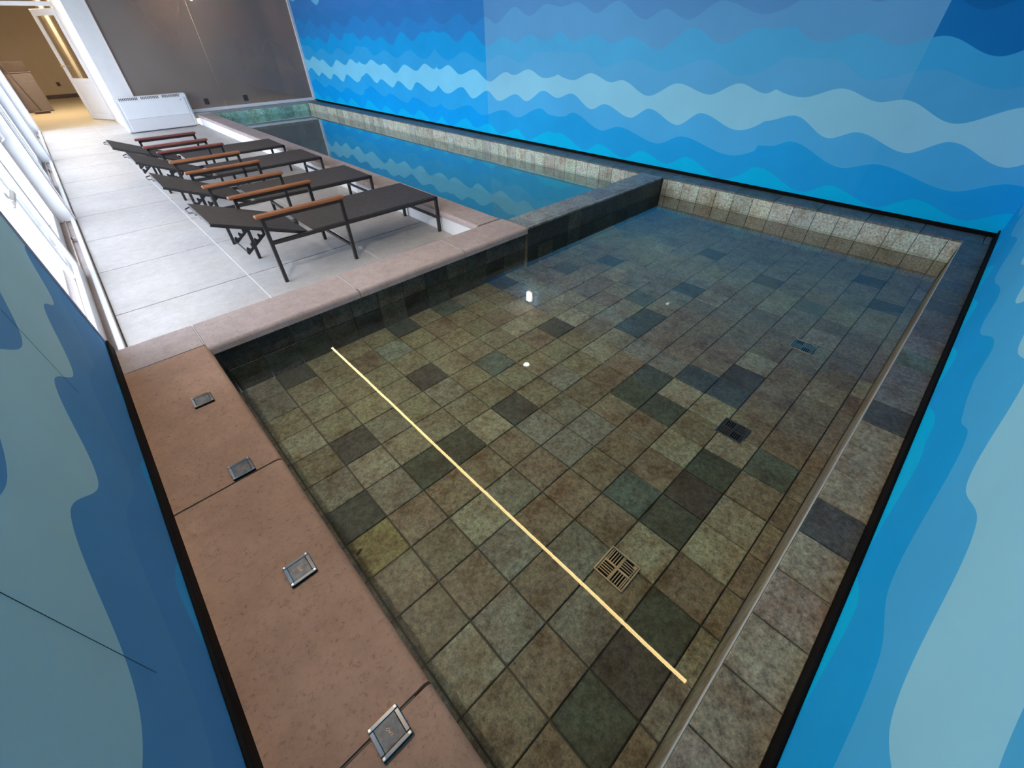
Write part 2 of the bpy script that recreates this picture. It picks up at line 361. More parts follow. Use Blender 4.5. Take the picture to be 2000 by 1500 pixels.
# ------------------------------------------------------------------ brown coping
def coping_piece(par, x0,x1,y0,y1, nose, mat='coping'):
    """slab 5 cm thick with a rounded nosing on the sides listed in nose"""
    g = .0025; x0+=g; x1-=g; y0+=g; y1-=g; t = .05; z1 = ZC; z0 = ZC-t; r = .022; n = 5
    rings = []
    prof = [(0,z0)] + [(r*(1-math.cos(a)), z1-r+r*math.sin(a)) for a in [i*math.pi/2/n for i in range(n+1)]]
    vs = []; fs = []
    for ins, z in prof:
        e = lambda s: ins if s in nose else min(ins,.002)
        vs += [(x0+e('x-'),y0+e('y-'),z),(x1-e('x+'),y0+e('y-'),z),(x1-e('x+'),y1-e('y+'),z),(x0+e('x-'),y1-e('y+'),z)]
    for i in range(len(prof)-1):
        for k in range(4): fs.append((i*4+k,i*4+(k+1)%4,(i+1)*4+(k+1)%4,(i+1)*4+k))
    fs.append((3,2,1,0)); q = (len(prof)-1)*4; fs.append((q,q+1,q+2,q+3))
    cx,cy = (x0+x1)/2,(y0+y1)/2
    return link('coping_slab', mesh('coping_slab',[(a-cx,b_-cy,c) for a,b_,c in vs],fs,mat), par, (cx,cy,0))
cp = thing('ledge_coping','broad brown cast stone coping ledge beside the dim blue wall','coping', (-.16,1.2,0))
def at(par,o):
    o.location = Vector(o.location)-par.location; return o
for y0,y1 in ((YN,.393),(.393,1.465),(1.465,2.605)): at(cp, coping_piece(cp, XL+.001,.038,y0,y1,('x+',)))
b = B(); b.box(XL+.001,-.0125,YN,2.605,ZP-.05,ZC-.051); at(cp, b.build('ledge_wall','plaster',cp))
for y in (.393,1.465):
    b = B(); b.box(XL+.002,-.013,y-.0024,y+.0024,ZC-.0509,ZC-.004); at(cp, b.build('joint_line','jointdark',cp))
cp2 = thing('terrace_front_coping','greyish brown cast stone coping along the front edge of the terrace','coping',(1.1,2.75,0))
for x0,x1 in ((XL+.001,.025),(.025,.965),(.965,1.885),(1.885,2.595)): at(cp2, coping_piece(cp2, x0,x1,2.605 if x0<0 else 2.553,2.915,('y-','y+') if x0 > 0 else ('y+',), 'coping_grey'))
b = B(); b.box(XL+.001,2.559,2.607,2.90,ZP-.05,ZC-.051); at(cp2, b.build('coping_wall','plaster',cp2))
for x in (.025,.965,1.885):
    b = B(); b.box(x-.0024,x+.0024,2.61,2.89,ZC-.0509,ZC-.0008); at(cp2, b.build('joint_line','joint',cp2))
cp3 = thing('terrace_side_coping','long brown cast stone coping between the loungers and the deep pool','coping',(2.45,7.6,0))
y = 2.915
while y < 12.45:
    y2 = min(y+1.06, 12.5); at(cp3, coping_piece(cp3, 2.305,2.595,y,y2,('x-','x+'),'coping_grey')); y = y2
b = B(); b.box(2.325,2.559,2.905,12.5,-.1,ZC-.051); at(cp3, b.build('riser_wall','plaster',cp3))

# ------------------------------------------------------------------ near pool
def jit(c, a=.06):
    k = 1+random.uniform(-a,a); return (c[0]*k*(1+random.uniform(-.04,.04)), c[1]*k, c[2]*k*(1+random.uniform(-.05,.05)), 1)
OLIVE=(0.276,0.240,0.164,1); GREY=(0.259,0.232,0.188,1); BROWN=(0.259,0.201,0.142,1); PALE=(0.354,0.314,0.230,1); TEAL=(0.138,0.161,0.134,1); DARK=(0.095,0.087,0.076,1); DGREEN=(0.095,0.098,0.072,1); DBLUE=(0.098,0.105,0.104,1); DBROWN=(0.104,0.081,0.066,1); YELL=(0.299,0.237,0.100,1); LTEAL=(0.265,0.289,0.237,1)
SPEC = {(1,8):DARK,(1,12):DARK,(5,12):DBLUE,(4,9):DARK,(10,12):DBLUE,(6,8):TEAL,(5,6):DARK,(9,8):DARK,(11,6):DBLUE,(12,6):DGREEN,(13,7):TEAL,(9,4):DBLUE,(8,4):DGREEN,
 (19,11):DBLUE,(19,7):DARK,(18,4):DARK,(21,1):DARK,(19,0):DARK,(15,6):DBLUE,(17,2):TEAL,(11,2):DBROWN,(10,2):DBLUE,(10,3):DBLUE,(8,3):DGREEN,(7,1):DGREEN,(6,1):DBROWN,(5,1):DGREEN,(8,0):TEAL,(5,2):TEAL,
 (2,0):DBROWN,(1,0):DGREEN,(3,0):DGREEN,(0,6):DARK,(3,6):DGREEN,(2,6):DGREEN,(7,12):TEAL,(13,11):TEAL,(15,10):DBLUE,(0,12):GREY,(13,4):BROWN,(4,11):LTEAL,(4,6):PALE,(0,5):YELL,(9,6):PALE}
pool = thing('shallow_pool','shallow pool lined with mottled green and brown slate tiles in the foreground','pool',(2.4,1.2,0))
PX0, PX1, PY0, PY1 = .0, 4.835, -.142, 2.59
b = B(); b.box(PX0+.0005,PX1+.012,PY0-.012,PY1-.0005,ZP-.12,ZP-.012); at(pool, b.build('floor_grout','grout',pool))
cx = [PX0]+[.062+.206*i for i in range(24)]+[PX1]; cy = [PY0]+[-.066+.2052*i for i in range(13)]+[PY1]
cells = []
for i in range(len(cx)-1):
    for j in range(len(cy)-1):
        if cx[i+1]-cx[i] < .02 or cy[j+1]-cy[j] < .02: continue
        d = math.hypot((cx[i]+cx[i+1])/2,(cy[j]+cy[j+1])/2); small = (cx[i+1]-cx[i])*(cy[j+1]-cy[j]) < .012
        cells.append((d+(3 if small and d > 2 else 0),i,j))
cells.sort(); rest = B(); restc = []
def fcol(i,j):
    c = SPEC.get((i-1,j-1))
    if c is not None: return jit(c,.03)
    r = random.random(); x = (i-1)*.2; yy = (j-1)*.2
    base = BROWN if (x < 3.4 and yy < 1.2 and r < .5) else OLIVE if r < .5 else GREY if r < .72 else BROWN if r < .88 else PALE
    return jit(base,.09)
for n_,(d,i,j) in enumerate(cells):
    g = .0028; dz = random.uniform(-.001,.001); c = fcol(i,j)
    if n_ < 300: at(pool, piece('floor_tile',pool,cx[i]+g,cx[i+1]-g,cy[j]+g,cy[j+1]-g,ZP-.014+dz,ZP+dz,'z+',.0025,'slate',c))
    else: rest.box(cx[i]+g,cx[i+1]-g,cy[j]+g,cy[j+1]-g,ZP-.014,ZP)
if rest.v:
    o = rest.build('floor_tile_far','slate',pool,color=OLIVE); at(pool,o); o['kind'] = 'stuff'
# pool wall tiles: upper row breaking the water line, lower row down to the floor
zrow = [ZP-.01, ZC-.195, ZC-.017]
def wall_tiles(par, axis, fixed, s_list, face, cols, zr=zrow, name='wall_tile', dep=.012):
    for a, b_ in zip(s_list, s_list[1:]):
        if b_-a < .02: continue
        for r in range(len(zr)-1):
            g = .002; c = cols(a, r)
            lo, hi = (fixed-dep, fixed) if face[1] == '+' else (fixed, fixed+dep)
            if axis == 'y': at(par, piece(name,par,lo,hi,a+g,b_-g,zr[r]+g,zr[r+1]-g,face,.002,'slate',c))
            else: at(par, piece(name,par,a+g,b_-g,lo,hi,zr[r]+g,zr[r+1]-g,face,.002,'slate',c))
def seq(a, b_, p, ph):
    k = math.ceil((a-ph)/p+1e-6); out = [a]
    while ph+k*p < b_-1e-6: out.append(ph+k*p); k += 1
    return out+[b_]
PALEG = (.58,.60,.50,1); PALEB = (.52,.52,.43,1)
def mural_face(a, r):
    if r == 0: return jit(random.choice([OLIVE,BROWN,GREY]),.08)  # lower row darker: dimness below the water line put into the tile colour
    return jit(random.choice([PALEG,PALEB,PALEG,(.45,.46,.40,1)]),.08)
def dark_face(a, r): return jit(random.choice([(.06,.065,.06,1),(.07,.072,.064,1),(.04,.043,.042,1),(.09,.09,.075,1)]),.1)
def near_face(a, r): return jit(random.choice([OLIVE,BROWN,GREY]),.1)
zrF = [ZC-.05-.0, ZC-.05]
front_rows = [ZP-.01, ZC-.20, ZC-.052]
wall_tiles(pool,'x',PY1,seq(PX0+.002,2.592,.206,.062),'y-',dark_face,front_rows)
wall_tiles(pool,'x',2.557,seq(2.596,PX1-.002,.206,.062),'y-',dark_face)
wall_tiles(pool,'y',PX1,seq(PY0+.002,2.553,.196,.139),'x-',mural_face)
wall_tiles(pool,'x',PY0,seq(PX0+.014,PX1-.014,.206,.062),'y+',near_face)
wall_tiles(pool,'y',PX0,seq(PY0+.002,PY1-.014,.206,-.066),'x+',near_face,front_rows)
# near-wall coping tiles and edge strip
NC = {7:(.085,.08,.07,1),11:(.08,.072,.062,1),12:(.17,.16,.145,1),13:(.17,.15,.135,1),14:TEAL,18:DBLUE,15:(.20,.185,.165,1),16:(.15,.14,.13,1),17:(.16,.15,.135,1)}
def ncol(k, x):
    c = NC.get(k)
    if c is None: c = random.choice([(.29,.24,.165,1),(.28,.225,.16,1),(.25,.21,.15,1)]) if x < 2.6 else random.choice([(.14,.145,.135,1),(.11,.12,.12,1),(.13,.13,.12,1)])
    return jit(c,.06)
nb = B(); nb.box(.0,PX1+.012,YN+.003,PY0-.013,ZP-.05,ZC-.015); at(pool, nb.build('near_kerb','grout',pool))
s = seq(.0,PX1+.02,.192,1.036)
for k, (a, b_) in enumerate(zip(s, s[1:])):
    if b_-a < .02: continue
    at(pool, piece('coping_tile',pool,a+.0018+(.037 if k == 0 else 0),b_-.0018,YN+.012,PY0+.002,ZC-.016,ZC,'z+',.003,'slate',ncol(k,a)))
eb = B(); eb.rbox(.042,PX1,PY0+.0025,PY0+.007,ZC-.028,ZC-.0015,.0015); at(pool, eb.build('edge_strip','edge',pool))
mk = thing('mural_side_coping','row of dark slate coping tiles running along the foot of the long blue wall','coping',(4.95,6,0))
kb = B(); kb.box(PX1+.013,XW,YN,YF,ZD-.05,ZC-.015); at(mk, kb.build('kerb_core','grout',mk))
s = seq(YN+.013,YF-.03,.392,.139)
for a, b_ in zip(s, s[1:]):
    at(mk, piece('coping_tile',mk,PX1-.003,XW-.022,a+.0018,b_-.0018,ZC-.016,ZC,'z+',.003,'slate',jit((.15,.155,.16,1),.15)))
# divider
dv = thing('pool_divider','low slate-tiled dividing wall between the shallow and the deep pool','wall',(3.7,2.7,0))
db = B(); db.box(2.60,PX1-.0,2.572,2.83,ZD,ZC-.0165); at(dv, db.build('divider_core','grout',dv))
s = seq(2.598,PX1-.004,.305,2.748)
for a, b_ in zip(s, s[1:]):
    at(dv, piece('coping_tile',dv,a+.0018,b_-.0018,2.607,2.843,ZC-.016,ZC,'z+',.003,'slate',jit(random.choice([(.26,.26,.255,1),(.22,.225,.23,1),(.30,.295,.27,1)]),.1)))
s = seq(2.598,PX1-.004,.305,2.86)
for a, b_ in zip(s, s[1:]):
    at(dv, piece('edge_tile',dv,a+.0018,b_-.0018,2.556,2.604,ZC-.016,ZC,'z+',.003,'slate',jit((.24,.24,.235,1),.1)))
# ------------------------------------------------------------------ far pool
M['liner'] = plain('pool_liner_teal',(.10,.33,.38,1),.6)
fp = thing('deep_pool','long deep pool with still teal water under the blue wall','pool',(3.7,7.6,0))
FX0, FX1, FY0, FY1 = 2.60, PX1, 2.843, 12.62
fb = B(); fb.box(FX0-.039,FX1+.012,FY0-.012,FY1+.04,ZD-.1,ZD-.0005); at(fp, fb.build('basin_floor','liner',fp))
fb = B(); fb.box(FX0-.04,FX0-.0005,FY0,FY1,ZD,ZC-.053); fb.box(FX0,FX1,FY1+.0125,FY1+.04,ZD,ZC-.06); fb.box(FX1,FX1+.0125,FY0,FY1,ZD,ZC-.28); fb.box(FX0,FX1,FY0-.012,FY0-.0005,ZD,ZC-.02); at(fp, fb.build('basin_wall','liner',fp))
wall_tiles(fp,'y',FX1,seq(FY0+.002,FY1-.002,.196,.139),'x-',mural_face,[ZC-.28,ZC-.195,ZC-.017])
def far_face(a, r): return jit(random.choice([(.34,.60,.47,1),(.42,.68,.55,1),(.28,.48,.39,1),(.48,.68,.58,1)]),.1)
wall_tiles(fp,'x',FY1,seq(FX0+.002,FX1-.014,.36,2.62),'y-',far_face,[ZC-.45,ZC-.235,ZC-.03])

def waterbox(name, x0,x1,y0,y1,z0,z1,mat,label):
    b = B(); b.box(x0,x1,y0,y1,z0,z1,1); me = mesh(name,[(v[0]-(x0+x1)/2,v[1]-(y0+y1)/2,v[2]) for v in b.v],b.f,[mat,'clear'],[1,0,1,1,1,1])
    return tag(link(name,me,None,((x0+x1)/2,(y0+y1)/2,0)),label,'water')
waterbox('pool_water',PX0+.0135,PX1-.0135,PY0+.0135,2.5435,ZP+.003,ZW,'water_near','clear shallow water over the slate tiles of the near pool')
wb = waterbox('pool_water',FX0+.001,FX1-.0135,FY0+.003,FY1-.0135,ZD+.003,ZW,'water_far','still teal water of the long pool mirroring the blue waves')

# ------------------------------------------------------------------ drains
def drain(x, y, mat, label):
    t = thing('floor_drain',label,'drain',(x,y,ZP+.0015),0,'square grates in the shallow pool floor'); h = .07
    b = B(); b.box(-h+.004,h-.004,-h+.004,h-.004,0,.001); b.build('recess_plate','black',t)
    b = B()
    for a0,a1,c0,c1 in ((-h,h,-h,-h+.007),(-h,h,h-.007,h),(-h,-h+.007,-h+.007,h-.007),(h-.007,h,-h+.007,h-.007)): b.rbox(a0,a1,c0,c1,0,.007,.001)
    b.build('frame',mat,t)
    b = B(); q = h-.009
    b.box(-.0045,.0045,-q,q,.001,.006); b.box(-q,-.0045,-.0045,.0045,.001,.006); b.box(.0045,q,-.0045,.0045,.001,.006)
    for qx in (-1,1):
        for qy in (-1,1):
            for k in range(1,5):
                w = .0045+(q-.0045)*(k+.0)/5
                if qx*qy > 0:
                    yy = qy*w; b.box(min(qx*.0045,qx*q),max(qx*.0045,qx*q),yy-.0019,yy+.0019,.001,.006)
                else:
                    xx = qx*w; b.box(xx-.0019,xx+.0019,min(qy*.0045,qy*q),max(qy*.0045,qy*q),.001,.006)
            for e in (.0045,q-.004): 
                b.box(min(qx*.0045,qx*q),max(qx*.0045,qx*q),qy*e-.002,qy*e+.002,.001,.006)
    gr = b.build('grate',mat,t)
    b = B(); b.rbox(.045,.061,-.061,-.045,.004,.0075,.001); b.build('lift_tab',mat,gr)
drain(.835,.281,'steel','coppery square drain grate beside the reflected light line, nearest of the three')
drain(1.934,.292,'darksteel','blackened square drain grate, the middle one of three in the pool floor')
drain(3.05,.305,'steel','bluish square drain grate under water, farthest of the three')

# ------------------------------------------------------------------ deck lights on the ledge
def deck_light(x, y, label):
    t = thing('deck_light',label,'light fixture',(x,y,ZC+.0002),R(0),'square light fixtures in the brown ledge'); h = .042
    b = B(); b.rbox(-h,h,-h,h,0,.009,.002); b.build('housing','black',t)
    b = B()
    for a0,a1,c0,c1 in ((-h,h,-h,-h+.012),(-h,h,h-.012,h),(-h,-h+.012,-h+.012,h-.012),(h-.012,h,-h+.012,h-.012)): b.rbox(a0+.0005,a1-.0005,c0+.0005,c1-.0005,.0088,.0125,.0012)
    fr_ = b.build('frame','chrome',t)
    b = B(); b.rbox(-h+.0125,h-.0125,-h+.0125,h-.0125,.0088,.0108,.0008); g = b.build('lens','lens',t)
    b = B(); b.tube([(-.004,.011,.0112),(.004,.006,.0112),(-.003,.0,.0112),(.005,-.006,.0112),(-.001,-.012,.0112)],.0012,6); b.tube([(-.006,.008,.0112),(.001,.001,.0112),(.0,-.009,.0112),(.008,-.012,.0112)],.0010,6); b.build('filament',plain('coppery_filament',(.55,.36,.28,1),.3,.6),g)
    for sx in (-1,1):
        for sy in (-1,1):
            b = B(); b.disc((sx*(h-.006),sy*(h-.006),.012),.0035,.0018,10); b.build('screw','steel',fr_)
M['lens'] = plain('smoky_lens_glass', (.17,.16,.155,1), .42, 0, .5, var=.3, scale=60)
for (x,y,l) in ((-.108,2.083,'small square metal light fixture on the brown ledge nearest the terrace'),(-.104,1.512,'square metal light fixture set over the second joint of the brown ledge'),(-.098,.938,'square metal light fixture in the middle of the long brown ledge slab'),(-.099,.370,'large looking square metal light fixture at the bottom edge of the photo')):
    deck_light(x,y,l)

# ------------------------------------------------------------------ sun loungers
def lounger_proto():
    t = thing('sun_lounger'); W = .64; h = .026; zr = .318
    zt = .50
    for (x, top) in ((0,zt),(.615,zt),(1.525,.331)):
        for y in (0,W):
            b = B(); b.bar((x,y,0),(x-(.0 if top<.4 else .0),y,top),.026,.026,up=(1,0,0)); b.build('leg','blackmetal',t)
    for y in (0,W):
        b = B(); b.bar((-.013,y,zr),(1.538,y,zr),h,h); b.build('side_rail','blackmetal',t)
        b = B(); b.bar((-.013,y,zt-.004),(.628,y,zt-.004),h,.022); ar = b.build('arm_rail','blackmetal',t)
        b = B(); b.rbox(-.045,.645,y-.026,y+.026,zt+.0075,zt+.031,.006); b.build('armrest','wood',ar)
    for x, z in ((1.525,zr),(.615,.12),(1.525,.135),(.30,.305)):
        b = B(); b.bar((x,.0135,z),(x,W-.0135,z),.02,.02); b.build('cross_bar','blackmetal',t)
    # sling seat with a slight sag and a hem
    n = 10; x0, x1 = .335, 1.53; vs = []; fs = []; mm = 6
    for i in range(n+1):
        for j in range(mm+1):
            x = x0+(x1-x0)*i/n; y = .012+(W-.024)*j/mm; sag = .010*math.sin(math.pi*i/n)*math.sin(math.pi*j/mm)
            vs.append((x,y,.3335-sag))
    k = len(vs); vs += [(v[0],v[1],v[2]-.006) for v in vs]
    for i in range(n):
        for j in range(mm):
            a = i*(mm+1)+j; q = (a,a+mm+1,a+mm+2,a+1); fs.append(q); fs.append(tuple(k+v for v in q[::-1]))
    for i in range(n):
        a = i*(mm+1); c = a+mm; fs += [(a,k+a,k+a+mm+1,a+mm+1),(c,c+mm+1,k+c+mm+1,k+c)]
    for j in range(mm):
        a = j; c = n*(mm+1)+j; fs += [(a,a+1,k+a+1,k+a),(c,k+c,k+c+1,c+1)]
    link('seat_sling',mesh('seat_sling',vs,fs,'sling',smooth=False),t)
    return t
def back_part(t, ang):
    W = .64; hx, hz = .285, .318; L = .645; e = Vector((-math.cos(ang),0,math.sin(ang))); up = Vector((math.sin(ang),0,math.cos(ang)))
    P = lambda s, y, k=0: tuple(Vector((hx,y,hz))+e*s+up*k)
    b = B()
    for y in (.032,W-.032): b.bar(P(0,y),P(L,y),.022,.024,up=tuple(up))
    b.bar(P(L-.012,.043),P(L-.012,W-.043),.024,.022,up=tuple(up)); b.bar(P(.012,.043),P(.012,W-.043),.022,.022,up=tuple(up))
    bk = b.build('backrest_frame','blackmetal',t)
    b = B(); n = 8
    pts = []
    vs = []; fs = []
    for i in range(n+1):
        for y in (.018,W-.018): vs.append(P(.0+(L+.006)*i/n,y,.0145))
        for y in (W-.018,.018): vs.append(P(.0+(L+.006)*i/n,y,.0135-.006))
    for i in range(n):
        for k in range(4): fs.append((i*4+k,(i+1)*4+k,(i+1)*4+(k+1)%4,i*4+(k+1)%4))
    fs.append((0,1,2,3)); fs.append((n*4+3,n*4+2,n*4+1,n*4))
    link('backrest_sling',mesh('backrest_sling',vs,fs,'sling'),bk)
    # toothed support struts folded down under the backrest
    a = Vector(P(.22,0,-.014)); d = Vector((-.16-a.x,0,.215-a.z)).normalized(); nn = Vector((d.z,0,-d.x))
    for y in (.17,W-.17):
        poly = [(0,-.006),(.27,-.004),(.27,.014)]
        for k in range(5):
            s0 = .242-k*.045; poly += [(s0,.040),(s0-.013,.042),(s0-.016,.018),(s0-.030,.014)]
        poly += [(0,.03)]
        b = B(); base = Vector((a.x,y,a.z))
        q = [base+d*u+nn*w for u,w in poly]; m_ = len(q)
        b.add([(v.x,y-.004,v.z) for v in q]+[(v.x,y+.004,v.z) for v in q],[tuple(range(m_)),tuple(range(m_,2*m_))[::-1]]+[(i,m_+i,m_+(i+1)%m_,(i+1)%m_) for i in range(m_)])
        b.build('ratchet_strut','ratchet',bk)
    b = B(); p0 = Vector((a.x,.17,a.z))+d*.262+nn*.006; b.tube([tuple(p0),(p0.x,W-.17,p0.z)],.006,8); b.build('ratchet_bar','ratchet',bk)
    b = B(); b.tube([P(L+.004,W-.06,-.004),P(L+.035,W-.075,-.02),P(L+.035,W-.20,-.02),P(L+.012,W-.215,-.01),P(L+.012,W-.30,-.008)],.0045,8); b.build('pull_handle','ratchet',bk)
    b = B(); b.rbox(.288,.318,W/2-.035,W/2+.035,.32,.337,.003); b.build('latch','blackmetal',t)
LOUNGERS = [(.762,3.497,0,19.5,'black sun lounger with wooden armrests nearest the front coping'),
            (.700,4.652,-.5,22.5,'second black sun lounger from the front, wooden armrests, reclined back'),
            (.697,5.922,-.4,22,'third black sun lounger from the front, wooden armrests, reclined back'),
            (.640,7.032,-1.2,21,'black sun lounger with reddish armrests farthest from the front, facing the heater')]
proto = lounger_proto(); first = True
for (x,y,rz,ang,lab) in LOUNGERS:
    if first: t = proto; kids = None; shared = list(proto.children); first = False
    else:
        t = proto.copy(); COL.objects.link(t)
        for c in shared:
            o = c.copy(); COL.objects.link(o); o.parent = t
            for g in c.children:
                q = g.copy(); COL.objects.link(q); q.parent = o
                if g.data.materials[0] == M['wood'] and (y > 7 or (y > 5.5 and sum(v.co.y for v in g.data.vertices) > .3*len(g.data.vertices))):
                    q.material_slots[0].link = 'OBJECT'; q.material_slots[0].material = M['woodred']
    t.location = (x,y,0); t.rotation_euler = (0,0,R(rz)); back_part(t, R(ang))
    tag(t, lab, 'sun lounger', 'sun loungers in a row on the terrace')

# ------------------------------------------------------------------ heater
ht = thing('fan_heater','white fan coil heater with slotted top standing against the far partition','heater',(1.61,12.54,0))
b = B(); b.rbox(-.64,.64,-.10,.10,.012,.595,.022); b.build('casing','white',ht)
b = B(); b.rbox(-.555,.575,-.112,-.0985,.235,.535,.006); up_ = b.build('upper_panel','white',ht)
b = B(); b.rbox(-.555,.575,-.108,-.0985,.02,.228,.005); b.build('lower_panel','heatgrey',ht)
for g0 in (-.53,-.17,.20):
    b = B()
    for k in range(11): b.box(g0+k*.029,g0+k*.029+.017,-.1015,-.0985,.545,.588)
    b.build('vent_slots','slot',ht)
for sx in (-.59,.605):
    b = B(); b.rbox(sx-.008,sx+.008,-.106,-.0985,.05,.52,.003); b.build('side_groove','heatgrey',ht)
b = B(); b.disc((.50,-.112,.49),.008,-.004,12,1); b.build('button','slot',up_)
b = B(); b.box(-.60,-.50,-.08,.08,0,.012); b.box(.50,.60,-.08,.08,0,.012); b.build('foot','slot',ht)

# ------------------------------------------------------------------ far partition: smoked glass with a white frame, room behind
wn = thing('window_1','smoky glass partition with white frame at the far end of the pools',kind='structure',loc=(3.2,YF,0))
def pane(par,name,x0,x1,y0,y1,z0,z1,mat):
    b = B(); b.box(x0,x1,y0,y1,z0,z1); return at(par,b.build(name,mat,par))
pane(wn,'pane',1.385,2.995,YF+.01,YF+.018,ZC+.07,HC,'smoked')
pane(wn,'pane',3.005,XW-.06,YF+.01,YF+.018,ZC+.07,HC,'smoked')
b = B(); b.rbox(1.38,XW,YF-.03,YF+.04,ZC+.015,ZC+.072,.006); at(wn,b.build('bottom_rail','white',wn))
b = B(); b.rbox(XW-.062,XW-.001,YF-.03,YF+.04,ZC+.073,HC,.004); at(wn,b.build('side_post','white',wn))
for x in (2.64,3.465):
    b = B(); b.rbox(x-.045,x+.045,YF-.004,YF+.03,ZC+.135,ZC+.245,.004); at(wn,b.build('glass_clamp','plug',wn))
b = B(); b.box(2.3,XW,FY1+.001,YF+.04,ZC-.028,ZC+.014); o = b.build('trim_1',plain('grey_reveal',(.35,.36,.34,1),.6)); tag(o,'dark ledge under the glass partition at the end of the deep pool',kind='structure')
bk = thing('wall_far','taupe wall of the dim room behind the smoky glass',kind='structure',loc=(3,14.8,0))
rm = plain('taupe_cloudy_plaster',(.30,.235,.19,1),.7,var=.25,scale=1.2)
b = B(); b.box(1.38,XW+.6,14.8,14.95,0,HC); at(bk,b.build('back_wall',rm,bk))
b = B(); b.box(XW+.02,XW+.15,YF+.05,14.8,0,HC); at(bk,b.build('side_wall',rm,bk))
b = B(); b.box(1.38,XW+.1,YF+.05,14.8,ZC-.1,ZC); at(bk,b.build('room_floor',plain('room_floor_taupe',(.25,.19,.14,1),.5),bk))
# white pier between partition and hall door
b = B(); b.box(1.03,1.375,YF-.005,14.9,0,HC); tag(b.build('wall_pier','plaster'),'white plastered pier between the smoky glass and the hall door',kind='structure')
b = B(); b.rbox(1.372,1.386,YF-.02,YF+.009,ZC,HC,.002); tag(b.build('trim_2',plain('pinkish_bead',(.62,.48,.46,1),.5)),'pinkish corner bead at the edge of the white pier',kind='structure')

# ------------------------------------------------------------------ hall behind: door, walls, objects
hw = thing('wall_back','tan painted walls of the hall behind the terrace',kind='structure',loc=(1,22,0))
b = B(); b.box(-.6,3.3,22.0,22.15,0,HC); at(hw,b.build('end_wall','tan',hw))
b = B(); b.box(3.2,3.35,14.95,22.0,0,HC); at(hw,b.build('right_wall','tan',hw))
b = B(); b.box(-.60,-.46,14.36,22.0,0,HC); at(hw,b.build('left_wall','tan',hw))
b = B(); b.box(1.38,3.2,14.96,15.0,0,HC); at(hw,b.build('return_wall','tan',hw))
b = B(); b.rbox(.12,3.2,21.97,21.999,0,.10,.004); tag(b.build('baseboard_back','cabinetdark'),kind='structure')
b = B(); b.rbox(.55,.64,21.985,21.999,ZC+.12,ZC+.22,.003); tag(b.build('wall_socket','plug'),'small dark socket plate low on the tan hall wall','socket')
dr = thing('door_1','white hall door with tall glass pane standing ajar',kind='structure',loc=(1.03,14.92,0),rz=math.atan2(15.64-14.92,.68-1.03))
DW = .80
b = B(); b.rbox(0,.09,-.02,.02,.008,1.98,.004); b.build('hinge_stile','white',dr)
b = B(); b.rbox(DW-.09,DW,-.02,.02,.008,1.98,.004); ls = b.build('lock_stile','white',dr)
b = B(); b.rbox(.0905,DW-.0905,-.02,.02,1.87,1.98,.004); b.rbox(.0905,DW-.0905,-.02,.02,.008,.13,.004); b.rbox(.0905,DW-.0905,-.02,.02,.72,.80,.004); b.build('rail','white',dr)
b = B(); b.box(.0905,DW-.0905,-.004,.004,.801,1.869); b.build('pane','pane',dr)
b = B(); b.rbox(.0905,DW-.0905,-.012,.012,.131,.719,.004); b.build('panel','white',dr)
b = B(); b.tube([(DW-.045,-.06,1.02),(DW-.15,-.06,1.02)],.010,8); b.disc((DW-.045,-.06,1.02),.010,.12,8,1); b.tube([(DW-.045,.06,1.02),(DW-.15,.06,1.02)],.010,8); b.build('handle','chrome',ls)
b = B(); b.rbox(1.03,1.085,14.905,14.955,0,2.06,.004); b.rbox(-.44,1.03,14.905,14.955,2.01,2.08,.004); tag(b.build('trim_3','white'),'white frame of the hall doorway',kind='structure')
cu = B(); pl = []
for i in range(61): pl.append((.9+.017*i*2, 17.6+.05*math.sin(i*1.1)))
cu.prism(pl+[(x,y+.012) for x,y in pl[::-1]],2,.05,2.5); tag(cu.build('curtain','curtain'),'beige pleated curtain hanging behind the hall door','curtain')
cb = thing('steel_cabinet','taupe cabinet with a darker top box in the tan hall','cabinet',(-.17,18.45,0))
b = B(); b.rbox(-.26,.26,-.22,.22,0,.84,.006); b.build('body','cabinet',cb)
b = B(); b.rbox(-.235,.235,-.228,-.2205,.03,.66,.004); b.build('door','cabinet',cb)
b = B(); b.rbox(-.26,.24,-.20,.20,.86,1.07,.006); b.build('top_box','cabinetdark',cb)
b = B(); b.rbox(-.27,.27,-.23,.23,.8405,.859,.004); b.build('worktop','cabinet',cb)
br = thing('floor_squeegee','dark long-handled floor squeegee leaning on the taupe cabinet','squeegee',(-.18,17.85,0))
b = B(); b.tube([(.02,0,.04),(-.20,.33,1.10)],.014,8); b.build('handle','broom',br)
b = B(); b.rbox(-.14,.18,-.05,.05,0,.06,.01); b.build('head','broom',br)
# added lamp, out of view, to brighten the tan hall
hl = thing('hall_lamp','round warm ceiling lamp of the tan hall','lamp',(.2,17.2,HC-.06))
b = B(); b.disc((0,0,0),.30,.05,24); b.build('diffuser','roomlamp',hl)
b = B(); b.disc((0,0,.05),.32,.01,24); b.build('base','white',hl)
M['roomlamp2'] = emit('back_room_lamp_warm', (1,.88,.78,1), 260)
hl2 = thing('room_lamp','small warm ceiling lamp of the room behind the smoky glass','lamp',(3.4,13.9,HC-.06))  # added lamp, put in to lighten the room seen through the glass
b = B(); b.disc((0,0,0),.14,.05,24); b.build('diffuser','roomlamp2',hl2)
b = B(); b.disc((0,0,.05),.16,.01,24); b.build('base','white',hl2)

